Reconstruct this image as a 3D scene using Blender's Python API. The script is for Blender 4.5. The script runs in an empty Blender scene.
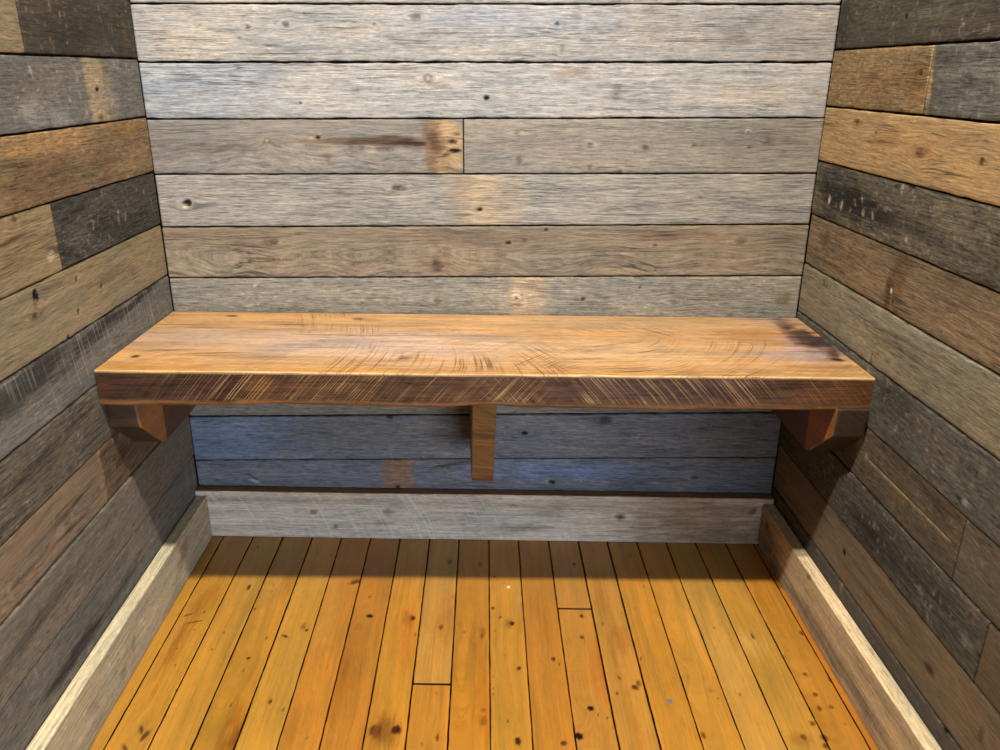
# Built-in plank bench in a nook lined with reclaimed barn boards.
import bpy, bmesh, math
import numpy as np
from mathutils import Matrix, Vector

SC = bpy.context.scene
COL = SC.collection
W = 1.28            # width of the back wall (metres)
LA = 0.041          # the side walls and the floor strips run slightly askew to the back wall
RA = 0.043
FK = 0.036
NEAR = -1.22        # how far the nook comes towards the viewer
RNG = np.random.RandomState(11)

# marks in the wood and some painted light tints: (along, across, radius along, radius across [mm], angle, sRGB, strength, softness)
FEATS = {
 'back': [
  (0.2116,1.0610,5,3,0,(70, 50, 35),0.8,0.5),
  (0.2817,1.0664,7,5,0,(85, 65, 50),0.8,0.5),
  (0.5174,1.0792,9,6,20,(95, 75, 60),0.7,0.6),
  (0.7746,1.0689,5,3,0,(12, 9, 7),1,0.3),
  (0.7850,1.0287,5,8,0,(122, 98, 76),0.6,0.6),
  (1.1036,1.0439,25,9,-10,(95, 82, 70),0.55,0.8),
  (0.8102,1.0823,9,9,30,(90, 85, 85),0.5,0.8),
  (0.6714,1.0717,130,26,0,(150, 156, 172),0.35,0.9),  # bluish daylight cast, tinted into the board
  (0.9427,1.0664,45,40,0,(135, 125, 118),0.4,0.9),
  (1.1773,1.0609,120,45,0,(128, 120, 110),0.45,0.9),
  (0.3888,1.0569,30,4,0,(120, 110, 100),0.5,0.8),
  (0.1211,1.0421,60,30,0,(205, 185, 160),0.3,0.9),
  (0.4795,1.0406,30,5,-20,(110, 95, 80),0.4,0.8),
  (0.4424,1.0672,3,2,0,(30, 22, 16),0.8,0.4),
  (0.5383,0.9758,7,7,0,(105, 85, 65),0.85,0.5),
  (0.5383,0.9758,4,4,0,(190, 180, 170),0.8,0.4),
  (0.5603,0.9619,22,8,-15,(110, 95, 80),0.5,0.8),
  (0.6460,0.9414,6,5,0,(12, 9, 7),1,0.3),
  (0.1014,0.9609,110,40,0,(158, 166, 182),0.4,0.9),  # cool daylight at the upper left, painted in
  (0.8878,0.9535,9,10,0,(110, 88, 75),0.6,0.7),
  (0.8103,0.9878,25,12,10,(130, 105, 85),0.45,0.8),
  (0.2960,0.9302,3,2,0,(12, 9, 7),0.9,0.4),
  (0.7284,0.9277,4,6,0,(140, 116, 90),0.5,0.6),
  (1.1546,0.9499,90,20,0,(205, 180, 150),0.35,0.9),
  (0.2270,0.8609,6,6,0,(95, 78, 62),0.85,0.45),
  (0.2270,0.8609,3,3,0,(200, 170, 130),0.9,0.4),
  (0.3253,0.8672,5,4,0,(28, 20, 16),1,0.35),
  (0.3138,0.8671,6,3,0,(190, 165, 130),0.6,0.5),
  (0.3402,0.8340,7,7,0,(110, 85, 65),0.6,0.5),
  (0.0869,0.8488,130,10,0,(104, 92, 82),0.6,0.8),
  (0.3478,0.8600,70,7,0,(112, 88, 64),0.6,0.8),
  (0.4665,0.8608,64,11,0,(100, 78, 58),0.9,0.5),
  (0.4340,0.8606,90,6,0,(80, 61, 45),0.8,0.6),
  (0.5009,0.8593,40,6,0,(60, 36, 22),0.95,0.55),
  (0.5657,0.8542,34,52,0,(168, 138, 102),0.92,0.2),
  (0.5390,0.8540,12,48,0,(112, 84, 62),0.7,0.6),
  (0.5525,0.8615,14,26,0,(84, 56, 34),0.7,0.7),
  (0.5811,0.8617,10,4,0,(45, 28, 16),0.95,0.4),
  (0.5866,0.8451,13,4,0,(25, 14, 9),1,0.35),
  (0.5673,0.8376,10,3,10,(70, 42, 24),0.8,0.5),
  (0.5909,0.8764,7,3,0,(80, 50, 28),0.7,0.5),
  (0.5701,0.8835,14,14,0,(215, 180, 130),0.4,0.8),
  (0.7047,0.8790,5,4,0,(128, 98, 74),0.7,0.5),
  (0.7092,0.8294,5,7,0,(126, 98, 74),0.7,0.5),
  (0.8438,0.8581,6,5,0,(120, 95, 75),0.8,0.5),
  (0.9484,0.8552,6,5,0,(80, 62, 50),0.8,0.5),
  (1.0408,0.8596,5,4,0,(75, 55, 40),0.85,0.5),
  (1.1398,0.8858,5,4,0,(225, 220, 210),0.6,0.5),
  (1.1400,0.8839,3,3,0,(12, 9, 7),0.8,0.4),
  (1.1793,0.8697,12,10,0,(110, 92, 78),0.75,0.6),
  (1.1793,0.8697,4,4,0,(60, 48, 40),0.7,0.5),
  (1.1450,0.8567,4,4,0,(90, 70, 55),0.8,0.4),
  (0.8457,0.8174,5,6,0,(124, 98, 74),0.7,0.5),
  (0.7869,0.8559,95,14,0,(122, 112, 106),0.5,0.85),
  (1.1638,0.8732,130,30,0,(112, 102, 92),0.45,0.9),
  (0.0573,0.7422,9,7,0,(12, 9, 7),1,0.3),
  (0.0523,0.7344,6,4,0,(215, 190, 150),0.85,0.4),
  (0.0825,0.7385,26,5,0,(90, 80, 72),0.6,0.7),
  (0.0275,0.7420,12,3,0,(110, 98, 85),0.6,0.6),
  (0.4728,0.7766,9,5,0,(80, 62, 50),0.85,0.5),
  (0.4784,0.7709,20,3,10,(105, 90, 78),0.6,0.6),
  (0.6342,0.7492,36,60,0,(180, 157, 130),0.85,0.35),
  (0.6733,0.7495,40,60,0,(184, 160, 132),0.5,0.6),
  (0.5892,0.7488,22,60,0,(150, 130, 112),0.55,0.7),
  (0.6303,0.7491,10,60,0,(190, 168, 140),0.4,0.6),
  (0.6341,0.7346,5,3.5,20,(12, 9, 7),1,0.3),
  (0.9037,0.8085,4,3,0,(70, 60, 50),0.8,0.4),
  (1.0995,0.7666,130,40,0,(152, 140, 122),0.4,0.9),
  (0.2221,0.6666,9,6,0,(78, 60, 44),0.85,0.5),
  (0.2103,0.6685,14,12,0,(112, 92, 74),0.5,0.7),
  (0.5493,0.6232,10,12,20,(72, 52, 38),0.8,0.55),
  (0.5454,0.6293,24,18,0,(100, 78, 60),0.5,0.8),
  (0.6897,0.6691,6,3.5,0,(12, 9, 7),1,0.35),
  (0.7213,0.6754,6,5,0,(75, 55, 40),0.8,0.5),
  (1.1499,0.6775,9,7,0,(95, 72, 52),0.7,0.6),
  (0.7645,0.6956,4,3,0,(30, 22, 16),0.9,0.4),
  (0.1350,0.6778,90,14,0,(120, 98, 80),0.5,0.8),
  (0.6141,0.6783,120,12,0,(110, 88, 74),0.5,0.8),
  (0.2108,0.6321,45,2.5,-3,(75, 52, 35),0.75,0.5),
  (0.9812,0.6679,4,3,0,(30, 22, 16),0.6,0.5),
  (0.0876,0.6185,80,14,0,(168, 150, 125),0.5,0.8),
  (0.9849,0.6174,2.5,2.5,0,(30, 22, 16),0.7,0.5),
  (1.0289,0.6882,60,10,0,(118, 88, 66),0.5,0.8),
  (0.7314,0.5588,34,60,0,(176, 154, 126),0.8,0.4),
  (0.7151,0.5587,16,60,0,(190, 166, 136),0.6,0.6),
  (0.7070,0.5565,5,4,0,(12, 9, 7),1,0.3),
  (0.7070,0.5607,9,4,0,(230, 215, 190),0.7,0.5),
  (0.7072,0.5438,12,4,0,(130, 90, 60),0.7,0.5),
  (0.6745,0.5456,4,40,0,(170, 150, 120),0.4,0.6),
  (0.5478,0.5505,8,6,0,(112, 88, 66),0.8,0.6),
  (0.8434,0.5559,4,4,0,(30, 22, 16),0.9,0.4),
  (0.8581,0.5455,8,5,0,(110, 92, 74),0.6,0.6),
  (1.0283,0.5516,9,6,0,(100, 82, 62),0.75,0.6),
  (1.2477,0.5603,14,12,0,(120, 98, 68),0.75,0.6),
  (0.9573,0.5821,3,3,0,(30, 22, 16),0.7,0.4),
  (0.8265,0.5703,20,6,0,(178, 165, 165),0.5,0.8),
  (0.1749,0.5780,3,3,0,(225, 220, 210),0.5,0.5),
  (1.0222,0.5766,5,14,0,(120, 100, 76),0.5,0.7),
  (0.4383,0.2884,8,5,0,(12, 9, 7),1,0.4),
  (0.7305,0.2546,7,5,0,(12, 9, 7),1,0.35),
  (0.8999,0.2878,10,8,0,(40, 36, 36),0.8,0.5),
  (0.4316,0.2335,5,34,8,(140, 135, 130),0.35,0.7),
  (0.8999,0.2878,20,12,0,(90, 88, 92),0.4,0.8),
  (0.0715,0.2161,110,80,0,(108, 128, 168),0.6,0.8),  # blue daylight on the lower boards, put into their colour
  (0.4586,0.2531,150,30,0,(112, 108, 106),0.65,0.8),  # duller patch painted for the shade left of the middle bracket
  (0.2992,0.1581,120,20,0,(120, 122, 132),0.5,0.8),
  (1.1961,0.2446,80,120,0,(104, 98, 94),0.6,0.8),  # greyer end painted where the side wall shades the boards
  (0.8092,0.1660,150,22,0,(112, 132, 176),0.6,0.8),  # second patch of blue daylight painted into the board
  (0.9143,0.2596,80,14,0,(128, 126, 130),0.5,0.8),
  (0.4550,0.1580,32,60,0,(146, 114, 86),0.85,0.45),
  (0.4283,0.1576,12,60,0,(136, 110, 88),0.5,0.6),
  (0.4489,0.1179,5,3,0,(12, 9, 7),0.9,0.4),
  (0.1288,0.1279,14,3.5,-20,(170, 172, 178),0.9,0.4),
  (0.1253,0.1379,14,2,-35,(35, 35, 42),0.9,0.5),
  (0.5662,0.1746,40,4,8,(35, 35, 40),0.7,0.6),
  (0.7924,0.1359,7,5,0,(12, 9, 7),0.9,0.4),
  (1.1073,0.1533,9,5,0,(45, 42, 44),0.8,0.5),
  (0.8086,0.1856,70,7,0,(140, 145, 155),0.35,0.8),
 ],
 'left': [
  (-0.2768,0.7395,60,16,0,(46, 43, 38),0.7,0.7),
  (-0.2296,1.0445,70,30,0,(48, 43, 35),0.6,0.8),
  (-0.1906,0.9551,34,60,0,(170, 148, 116),0.9,0.3),
  (-0.1514,0.9382,22,50,0,(150, 128, 100),0.6,0.7),
  (-0.1866,0.9558,6,4,0,(12, 9, 7),1,0.3),
  (-0.1889,0.9109,10,6,0,(90, 62, 36),0.7,0.5),
  (-0.4035,0.9258,26,22,0,(165, 158, 148),0.45,0.9),
  (-0.3209,0.9147,26,14,0,(160, 156, 150),0.45,0.9),
  (-0.1358,0.9378,22,16,0,(150, 145, 140),0.4,0.9),
  (-0.4198,0.9660,70,22,0,(84, 76, 66),0.5,0.9),
  (-0.0903,0.9928,24,12,0,(130, 126, 122),0.4,0.9),
  (-0.1236,0.8840,30,4,-4,(64, 34, 14),0.9,0.5),
  (-0.4416,0.8403,100,30,0,(88, 64, 42),0.55,0.9),
  (-0.2206,0.8377,50,26,0,(104, 80, 56),0.5,0.9),
  (-0.4239,0.8865,140,14,0,(172, 132, 84),0.75,0.7),
  (-0.1004,0.8894,70,12,0,(164, 122, 74),0.7,0.7),
  (-0.2783,1.0422,40,40,0,(52, 46, 36),0.5,0.9),
  (-0.1489,1.0251,40,16,0,(104, 92, 74),0.4,0.9),
  (-0.0463,1.0528,8,30,0,(100, 80, 50),0.5,0.7),
  (-0.3211,0.7792,46,5,8,(36, 32, 28),0.85,0.6),
  (-0.3289,0.7411,36,14,0,(104, 98, 88),0.5,0.8),
  (-0.3914,0.7302,40,8,-20,(40, 36, 32),0.7,0.7),
  (-0.1606,0.7324,60,18,0,(52, 48, 42),0.7,0.85),
  (-0.0705,0.7299,20,12,0,(48, 44, 38),0.6,0.8),
  (-0.5149,0.7697,50,3,3,(70, 44, 22),0.8,0.5),
  (-0.4227,0.7278,12,6,0,(206, 186, 150),0.8,0.6),
  (-0.5152,0.7493,100,16,0,(136, 104, 66),0.4,0.9),
  (-0.4996,0.7968,5,7,0,(96, 64, 36),0.8,0.6),
  (-0.4845,0.6819,7,12,0,(12, 9, 7),1,0.25),
  (-0.4853,0.6688,7,9,0,(178, 140, 100),0.8,0.5),
  (-0.4979,0.6576,7,4,0,(70, 48, 30),0.8,0.5),
  (-0.3631,0.6782,3.5,4.5,0,(12, 9, 7),1,0.3),
  (-0.2860,0.6472,4,4,0,(20, 14, 10),1,0.3),
  (-0.3750,0.6295,3.5,4.5,0,(12, 9, 7),1,0.3),
  (-0.4190,0.6006,4,4,0,(12, 9, 7),0.9,0.3),
  (-0.2327,0.6532,90,14,-3,(88, 76, 60),0.6,0.9),
  (-0.3459,0.6967,60,16,0,(160, 132, 88),0.45,0.9),
  (-0.1483,0.5891,120,6,6,(28, 26, 24),0.9,0.6),
  (-0.3192,0.5805,120,13,6,(40, 37, 34),0.85,0.7),
  (-0.5142,0.5786,130,20,6,(52, 48, 44),0.8,0.75),
  (-0.5965,0.5690,80,22,6,(58, 54, 50),0.7,0.8),
  (-0.2940,0.5457,14,12,0,(140, 136, 126),0.4,0.8),
  (-0.5415,0.5073,100,26,0,(140, 134, 124),0.4,0.9),
  (-0.4996,0.4636,90,5,3,(72, 66, 58),0.5,0.8),
  (-0.6142,0.4571,80,8,0,(66, 60, 52),0.5,0.8),
  (-0.3968,0.3483,3.5,60,0,(190, 150, 104),0.75,0.4),
  (-0.3304,0.3448,40,8,6,(64, 44, 28),0.7,0.8),
  (-0.3429,0.3120,30,6,6,(70, 50, 34),0.6,0.8),
  (-0.5426,0.3511,90,10,2,(128, 112, 98),0.6,0.9),
  (-0.5052,0.3500,50,3,4,(84, 62, 44),0.7,0.6),
  (-0.5226,0.3213,60,3,-3,(70, 50, 36),0.75,0.6),
  (-0.6506,0.3280,40,4,0,(84, 64, 46),0.7,0.6),
  (-0.5803,0.2526,160,10,4,(66, 60, 52),0.55,0.9),
  (-0.4060,0.2534,100,16,0,(128, 120, 112),0.4,0.9),
  (-0.4120,0.1317,90,10,3,(58, 56, 54),0.75,0.8),
  (-0.5449,0.1320,60,12,3,(38, 36, 34),0.85,0.7),
  (-0.6286,0.1262,40,10,0,(40, 38, 36),0.8,0.7),
 ],
 'right': [
  (-0.1358,0.7821,75,26,0,(34, 31, 27),0.9,0.6),
  (-0.2884,0.7727,60,14,0,(40, 37, 32),0.8,0.7),
  (-0.1229,1.0786,60,22,0,(96, 90, 76),0.4,0.9),
  (-0.0271,1.0764,24,40,0,(46, 42, 36),0.5,0.9),
  (-0.3121,1.0762,60,16,0,(112, 106, 90),0.35,0.9),
  (-0.2460,1.0683,5,4,0,(12, 9, 7),0.9,0.4),
  (-0.3322,1.0437,5,8,25,(120, 114, 100),0.5,0.6),
  (-0.1751,0.9859,12,8,0,(70, 48, 26),0.6,0.7),
  (-0.3194,0.9890,5,4,0,(40, 26, 14),0.95,0.4),
  (-0.3211,0.9767,40,22,0,(116, 80, 40),0.6,0.85),
  (-0.2009,0.9633,50,26,0,(128, 96, 56),0.5,0.9),
  (-0.3481,0.9864,5,50,-8,(190, 160, 112),0.7,0.5),
  (-0.0840,0.9775,30,40,0,(146, 120, 84),0.5,0.9),
  (-0.4543,0.9928,60,8,0,(128, 126, 120),0.5,0.8),
  (-0.4438,0.9780,14,8,0,(40, 38, 36),0.7,0.6),
  (-0.4789,0.9565,60,14,0,(96, 96, 92),0.5,0.8),
  (-0.3903,1.0058,40,10,0,(60, 58, 56),0.5,0.8),
  (-0.1402,0.9107,8,4,0,(90, 56, 26),0.8,0.5),
  (-0.2142,0.8992,4,3,0,(70, 44, 22),0.8,0.4),
  (-0.3600,0.8795,10,6,0,(70, 42, 20),0.85,0.5),
  (-0.3704,0.8818,26,12,0,(120, 82, 42),0.5,0.8),
  (-0.5126,0.8834,6,5,0,(50, 30, 16),0.9,0.45),
  (-0.2772,0.8915,50,6,0,(150, 112, 64),0.5,0.8),
  (-0.2299,0.8848,60,2.5,-3,(96, 62, 30),0.6,0.6),
  (-0.4427,0.8644,90,12,0,(196, 158, 104),0.4,0.9),
  (-0.0778,0.7881,36,40,0,(30, 28, 24),0.8,0.8),
  (-0.1965,0.7791,70,20,0,(26, 24, 21),0.85,0.8),
  (-0.3939,0.7803,60,18,0,(50, 46, 38),0.6,0.85),
  (-0.0757,0.7697,4,7,0,(190, 184, 170),0.9,0.4),
  (-0.1289,0.7670,4,7,10,(180, 172, 155),0.9,0.4),
  (-0.2155,0.7687,5,7,0,(160, 150, 130),0.8,0.5),
  (-0.3271,0.8248,3.5,8,0,(165, 158, 145),0.7,0.5),
  (-0.3660,0.7527,4,4,0,(150, 145, 130),0.7,0.5),
  (-0.4675,0.7975,50,12,0,(132, 120, 98),0.4,0.9),
  (-0.5564,0.7773,60,16,0,(88, 82, 62),0.5,0.9),
  (-0.1048,0.8094,30,10,0,(90, 88, 84),0.4,0.9),
  (-0.3631,0.6853,18,47,4,(110, 84, 54),0.85,0.4),
  (-0.3374,0.6675,11,30,0,(66, 48, 30),0.85,0.5),
  (-0.3469,0.6683,2.5,3,0,(225, 220, 210),0.8,0.4),
  (-0.3559,0.6530,2.5,3,0,(12, 9, 7),0.8,0.4),
  (-0.1896,0.6917,60,30,0,(136, 106, 70),0.5,0.9),
  (-0.2042,0.6737,10,12,0,(120, 86, 56),0.4,0.8),
  (-0.0799,0.6964,20,12,0,(66, 48, 32),0.6,0.8),
  (-0.1646,0.7042,8,20,-30,(156, 128, 92),0.5,0.7),
  (-0.5223,0.7158,60,20,0,(92, 76, 58),0.5,0.9),
  (-0.1120,0.6220,10,9,0,(84, 66, 48),0.85,0.5),
  (-0.1126,0.6203,5,5,0,(140, 124, 104),0.7,0.5),
  (-0.3295,0.6156,160,12,0,(146, 140, 124),0.5,0.9),
  (-0.5287,0.6326,100,8,0,(150, 144, 128),0.5,0.9),
  (-0.4046,0.5901,120,3,-1,(78, 66, 48),0.6,0.6),
  (-0.3669,0.6055,120,2.2,-2,(84, 70, 52),0.6,0.6),
  (-0.3250,0.5419,2,16,0,(12, 9, 7),0.9,0.35),
  (-0.3212,0.5228,5,8,0,(150, 145, 138),0.6,0.5),
  (-0.5214,0.5117,4,6,0,(140, 136, 128),0.7,0.6),
  (-0.5232,0.5141,20,12,0,(90, 86, 80),0.5,0.8),
  (-0.6255,0.5012,9,6,0,(60, 56, 48),0.7,0.6),
  (-0.6518,0.5148,6,6,0,(124, 118, 104),0.5,0.7),
  (-0.4659,0.4664,50,24,0,(70, 70, 68),0.5,0.9),
  (-0.6315,0.4536,6,5,0,(160, 154, 142),0.7,0.6),
  (-0.4176,0.5123,50,26,0,(48, 46, 42),0.6,0.9),
  (-0.5951,0.4671,18,14,0,(112, 108, 100),0.5,0.8),
  (-0.3641,0.3868,6,7,0,(150, 144, 134),0.7,0.6),
  (-0.4691,0.3645,4,30,0,(110, 104, 92),0.5,0.6),
  (-0.5868,0.4073,20,10,0,(48, 42, 34),0.5,0.8),
  (-0.6309,0.4039,8,5,0,(132, 104, 72),0.7,0.5),
  (-0.4274,0.2942,5,6,0,(166, 162, 152),0.7,0.6),
  (-0.4412,0.2951,4,3,30,(170, 166, 156),0.7,0.6),
  (-0.3867,0.2851,3,6,0,(150, 146, 136),0.7,0.6),
  (-0.5170,0.2866,20,8,0,(104, 100, 92),0.5,0.8),
  (-0.4558,0.2742,90,20,-2,(32, 30, 28),0.7,0.9),
  (-0.6180,0.2873,60,20,0,(34, 32, 30),0.7,0.85),
  (-0.5804,0.2772,10,4,0,(150, 146, 138),0.6,0.6),
  (-0.6957,0.2807,10,8,0,(120, 116, 108),0.7,0.6),
  (-0.6333,0.2818,80,5,0,(110, 106, 98),0.5,0.8),
  (-0.3483,0.1898,6,5,0,(12, 9, 7),1,0.3),
  (-0.6425,0.1849,14,7,0,(50, 34, 22),0.8,0.6),
  (-0.4924,0.1754,120,4,-2,(80, 62, 44),0.6,0.6),
  (-0.4118,0.1965,60,3,0,(78, 60, 42),0.6,0.6),
  (-0.7649,0.1864,5,12,0,(60, 44, 30),0.6,0.6),
  (-0.3613,0.1261,4,14,0,(150, 116, 80),0.7,0.5),
  (-0.7017,0.1323,5,4,0,(30, 22, 16),0.9,0.4),
  (-0.7362,0.2336,30,24,0,(112, 92, 72),0.3,0.9),
 ],
 'floor': [
  (-0.2005,0.6916,4,3,0,(250, 235, 200),1,0.3),
  (-0.5125,0.9542,5,5,0,(120, 120, 125),1,0.3),
  (-0.2147,0.1608,8,4,0,(60, 28, 8),0.95,0.4),
  (-0.1918,0.3756,14,6,60,(52, 22, 8),0.8,0.35),
  (-0.1848,0.3742,9,3,60,(130, 75, 28),0.9,0.4),
  (-0.3013,0.4199,5.5,6,0,(35, 14, 5),1,0.3),
  (-0.3052,0.5038,8,5,0,(35, 14, 5),1,0.3),
  (-0.3084,0.4965,20,10,0,(110, 55, 15),0.5,0.8),
  (-0.3640,0.2701,8,2.5,-60,(60, 28, 10),0.95,0.4),
  (-0.5899,0.4679,14,9,0,(40, 16, 6),0.9,0.5),
  (-0.5870,0.5011,9,8,0,(30, 12, 4),1,0.4),
  (-0.5916,0.4842,30,14,0,(96, 48, 14),0.6,0.8),
  (-0.5405,0.6413,5,4,0,(28, 22, 20),1,0.3),
  (-0.5624,0.6408,9,6,0,(86, 40, 14),0.9,0.5),
  (-0.3153,0.6950,6,4.5,0,(40, 18, 6),1,0.35),
  (-0.3154,0.6892,12,7,0,(110, 60, 18),0.5,0.8),
  (-0.3546,0.6375,7,3.5,0,(86, 40, 12),0.9,0.5),
  (-0.3402,0.6405,12,6,0,(120, 70, 20),0.6,0.7),
  (-0.2906,0.8306,5,3.5,0,(58, 28, 8),0.95,0.4),
  (-0.3526,0.8244,5,4,0,(90, 45, 14),0.9,0.45),
  (-0.4142,0.7662,5,4,0,(60, 28, 8),0.95,0.4),
  (-0.5317,0.8186,5.5,6,0,(22, 9, 4),1,0.3),
  (-0.5923,0.7935,7,7,0,(20, 8, 3),1,0.3),
  (-0.6071,0.7675,5,5,0,(70, 30, 10),0.9,0.4),
  (-0.6049,0.6951,8,5,0,(45, 20, 6),0.95,0.4),
  (-0.4390,0.7035,5,4,0,(60, 26, 8),0.95,0.4),
  (-0.4810,0.9013,6,6,0,(70, 32, 10),0.95,0.45),
  (-0.4712,0.9094,8,4,0,(100, 50, 16),0.6,0.6),
  (-0.1142,0.5679,9,5,0,(110, 58, 20),0.8,0.5),
  (-0.1200,0.6327,7,4,0,(70, 30, 10),0.9,0.5),
  (-0.1145,0.8344,6,4,0,(70, 34, 10),0.9,0.5),
  (-0.2702,0.6590,4,4,0,(60, 26, 8),0.9,0.5),
  (-0.3459,0.3067,4,3,0,(70, 34, 12),0.9,0.4),
  (-0.3344,0.2981,10,4,0,(100, 50, 16),0.6,0.7),
  (-0.4254,0.2187,3.5,3,0,(60, 28, 10),0.95,0.4),
  (-0.5291,0.2842,5,3,0,(70, 34, 12),0.9,0.5),
  (-0.3306,0.5603,7,4,0,(86, 42, 12),0.85,0.5),
  (-0.2598,0.0851,50,14,0,(150, 92, 24),0.5,0.85),
  (-0.4078,0.0759,90,10,0,(140, 80, 18),0.6,0.85),
  (-0.6035,0.2476,60,22,0,(132, 66, 14),0.65,0.85),
  (-0.6096,0.2497,20,8,0,(100, 44, 10),0.6,0.8),
  (-0.5280,0.2350,60,18,0,(176, 118, 30),0.4,0.9),
  (-0.5969,0.0944,10,3,-20,(60, 30, 10),0.9,0.5),
  (-0.6070,0.1053,12,4,20,(90, 45, 14),0.9,0.5),
  (-0.6336,0.0829,10,3,-40,(70, 34, 12),0.9,0.5),
  (-0.3074,0.0677,9,2,60,(80, 40, 14),0.85,0.5),
  (-0.3281,0.0873,14,2,70,(80, 40, 14),0.8,0.5),
  (-0.4390,0.4016,90,20,0,(186, 104, 28),0.35,0.9),
  (-0.3694,0.4989,70,16,0,(178, 92, 22),0.35,0.9),
  (-0.5180,0.6368,70,18,0,(196, 128, 28),0.4,0.9),
  (-0.3661,0.6287,40,10,0,(150, 96, 24),0.5,0.8),
  (-0.4405,0.8483,60,14,0,(176, 84, 22),0.4,0.9),
  (-0.3096,0.5679,60,16,0,(170, 92, 26),0.4,0.9),
  (-0.3593,0.8926,40,18,0,(150, 74, 20),0.4,0.9),
  (-0.4900,1.2056,5,4,0,(96, 44, 12),0.9,0.5),
  (-0.5223,1.1998,5,4,0,(96, 44, 12),0.9,0.5),
  (-0.4415,1.2062,4.5,4,0,(110, 52, 14),0.9,0.5),
  (-0.4554,1.2450,5,4,0,(110, 52, 14),0.9,0.5),
  (-0.5195,1.2206,4,4,0,(110, 52, 14),0.8,0.5),
  (-0.5557,1.1755,5,4,0,(100, 46, 12),0.9,0.5),
  (-0.5857,1.1498,6,4,0,(86, 36, 10),0.9,0.5),
  (-0.5869,1.1826,7,5,0,(96, 40, 12),0.9,0.5),
  (-0.6032,1.1786,6,4,0,(86, 36, 10),0.9,0.5),
  (-0.3124,1.2615,5,4,0,(100, 50, 14),0.8,0.5),
  (-0.3305,1.2405,6,4,0,(86, 42, 12),0.9,0.5),
  (-0.5919,1.1446,14,14,0,(150, 84, 24),0.5,0.8),
  (-0.5854,0.9913,7,4,0,(96, 46, 14),0.8,0.5),
  (-0.4850,1.0287,5,4,0,(150, 84, 24),0.5,0.6),
  (-0.2743,0.9803,5,4,0,(170, 120, 50),0.6,0.6),
  (-0.4088,1.0809,60,16,0,(214, 164, 84),0.4,0.9),
  (-0.3671,1.1313,34,22,10,(226, 178, 96),0.45,0.8),  # soft glow on the varnish, painted as a pale patch
  (-0.3556,1.0379,90,20,0,(206, 150, 64),0.35,0.9),
 ],
}


def lin(c):
    c = np.asarray(c, dtype=float) / 255.0
    return np.where(c <= .04045, c / 12.92, ((c + .055) / 1.055) ** 2.4)

# ---------------------------------------------------------------- smooth value noise
def vnoise(x, y, seed=0):
    xi = np.floor(x).astype(np.int64); yi = np.floor(y).astype(np.int64)
    fx = x - xi; fy = y - yi
    fx = fx * fx * (3 - 2 * fx); fy = fy * fy * (3 - 2 * fy)
    def h(a, b):
        n = (a * 374761393 + b * 668265263 + seed * 974711) & 0xffffffff
        n = ((n ^ (n >> 13)) * 1274126177) & 0xffffffff
        return ((n ^ (n >> 16)) & 0xffff) / 65535.0
    a = h(xi, yi); b = h(xi + 1, yi); c = h(xi, yi + 1); d = h(xi + 1, yi + 1)
    return (a * (1 - fx) + b * fx) * (1 - fy) + (c * (1 - fx) + d * fx) * fy

def fbm(x, y, seed=0, n=3):
    r = 0; a = .5; s = 0
    for i in range(n):
        r = r + a * vnoise(x * 2 ** i, y * 2 ** i, seed + i * 7); s += a; a *= .55
    return r / s

def sstep(a, b, x):
    t = np.clip((x - a) / (b - a), 0, 1)
    return t * t * (3 - 2 * t)

# ---------------------------------------------------------------- mesh accumulator: grids with wood attributes
class Acc:
    def __init__(s):
        s.v = []; s.f = []; s.n = 0
        s.a = {k: [] for k in ('col', 'g', 'm', 's', 't')}
    def grid(self, xyz, wrap=False, **at):
        """xyz: (rows, cols, 3); attributes broadcast to (rows, cols, 3)"""
        r, c = xyz.shape[:2]
        idx = np.arange(r * c).reshape(r, c) + self.n
        self.v.append(xyz.reshape(-1, 3))
        q = np.stack([idx[:-1, :-1], idx[:-1, 1:], idx[1:, 1:], idx[1:, :-1]], -1).reshape(-1, 4)
        self.f.append(q)
        if wrap:
            q = np.stack([idx[-1, :-1], idx[-1, 1:], idx[0, 1:], idx[0, :-1]], -1).reshape(-1, 4)
            self.f.append(q)
        for k in self.a:
            val = at.get(k, np.zeros(3))
            self.a[k].append(np.broadcast_to(val, (r, c, 3)).reshape(-1, 3))
        self.n += r * c
        return idx
    def cap(s, ids):
        s.f.append(('ngon', list(ids)))
    def build(s, name, mat, parent=None, flip=False, smooth=True):
        verts = np.concatenate(s.v)
        faces = []
        for q in s.f:
            if isinstance(q, tuple): faces.append(q[1])
            else: faces.extend(q.tolist())
        if flip: faces = [f[::-1] for f in faces]
        me = bpy.data.meshes.new(name)
        me.from_pydata(verts.tolist(), [], faces)
        for k, L in s.a.items():
            at = me.attributes.new(k, 'FLOAT_VECTOR', 'POINT')
            at.data.foreach_set('vector', np.concatenate(L).astype(np.float32).ravel())
        if smooth: me.polygons.foreach_set('use_smooth', np.ones(len(me.polygons), dtype=bool))
        me.update()
        me.materials.append(mat)
        o = bpy.data.objects.new(name, me); COL.objects.link(o)
        if parent: o.parent = parent
        return o

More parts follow.
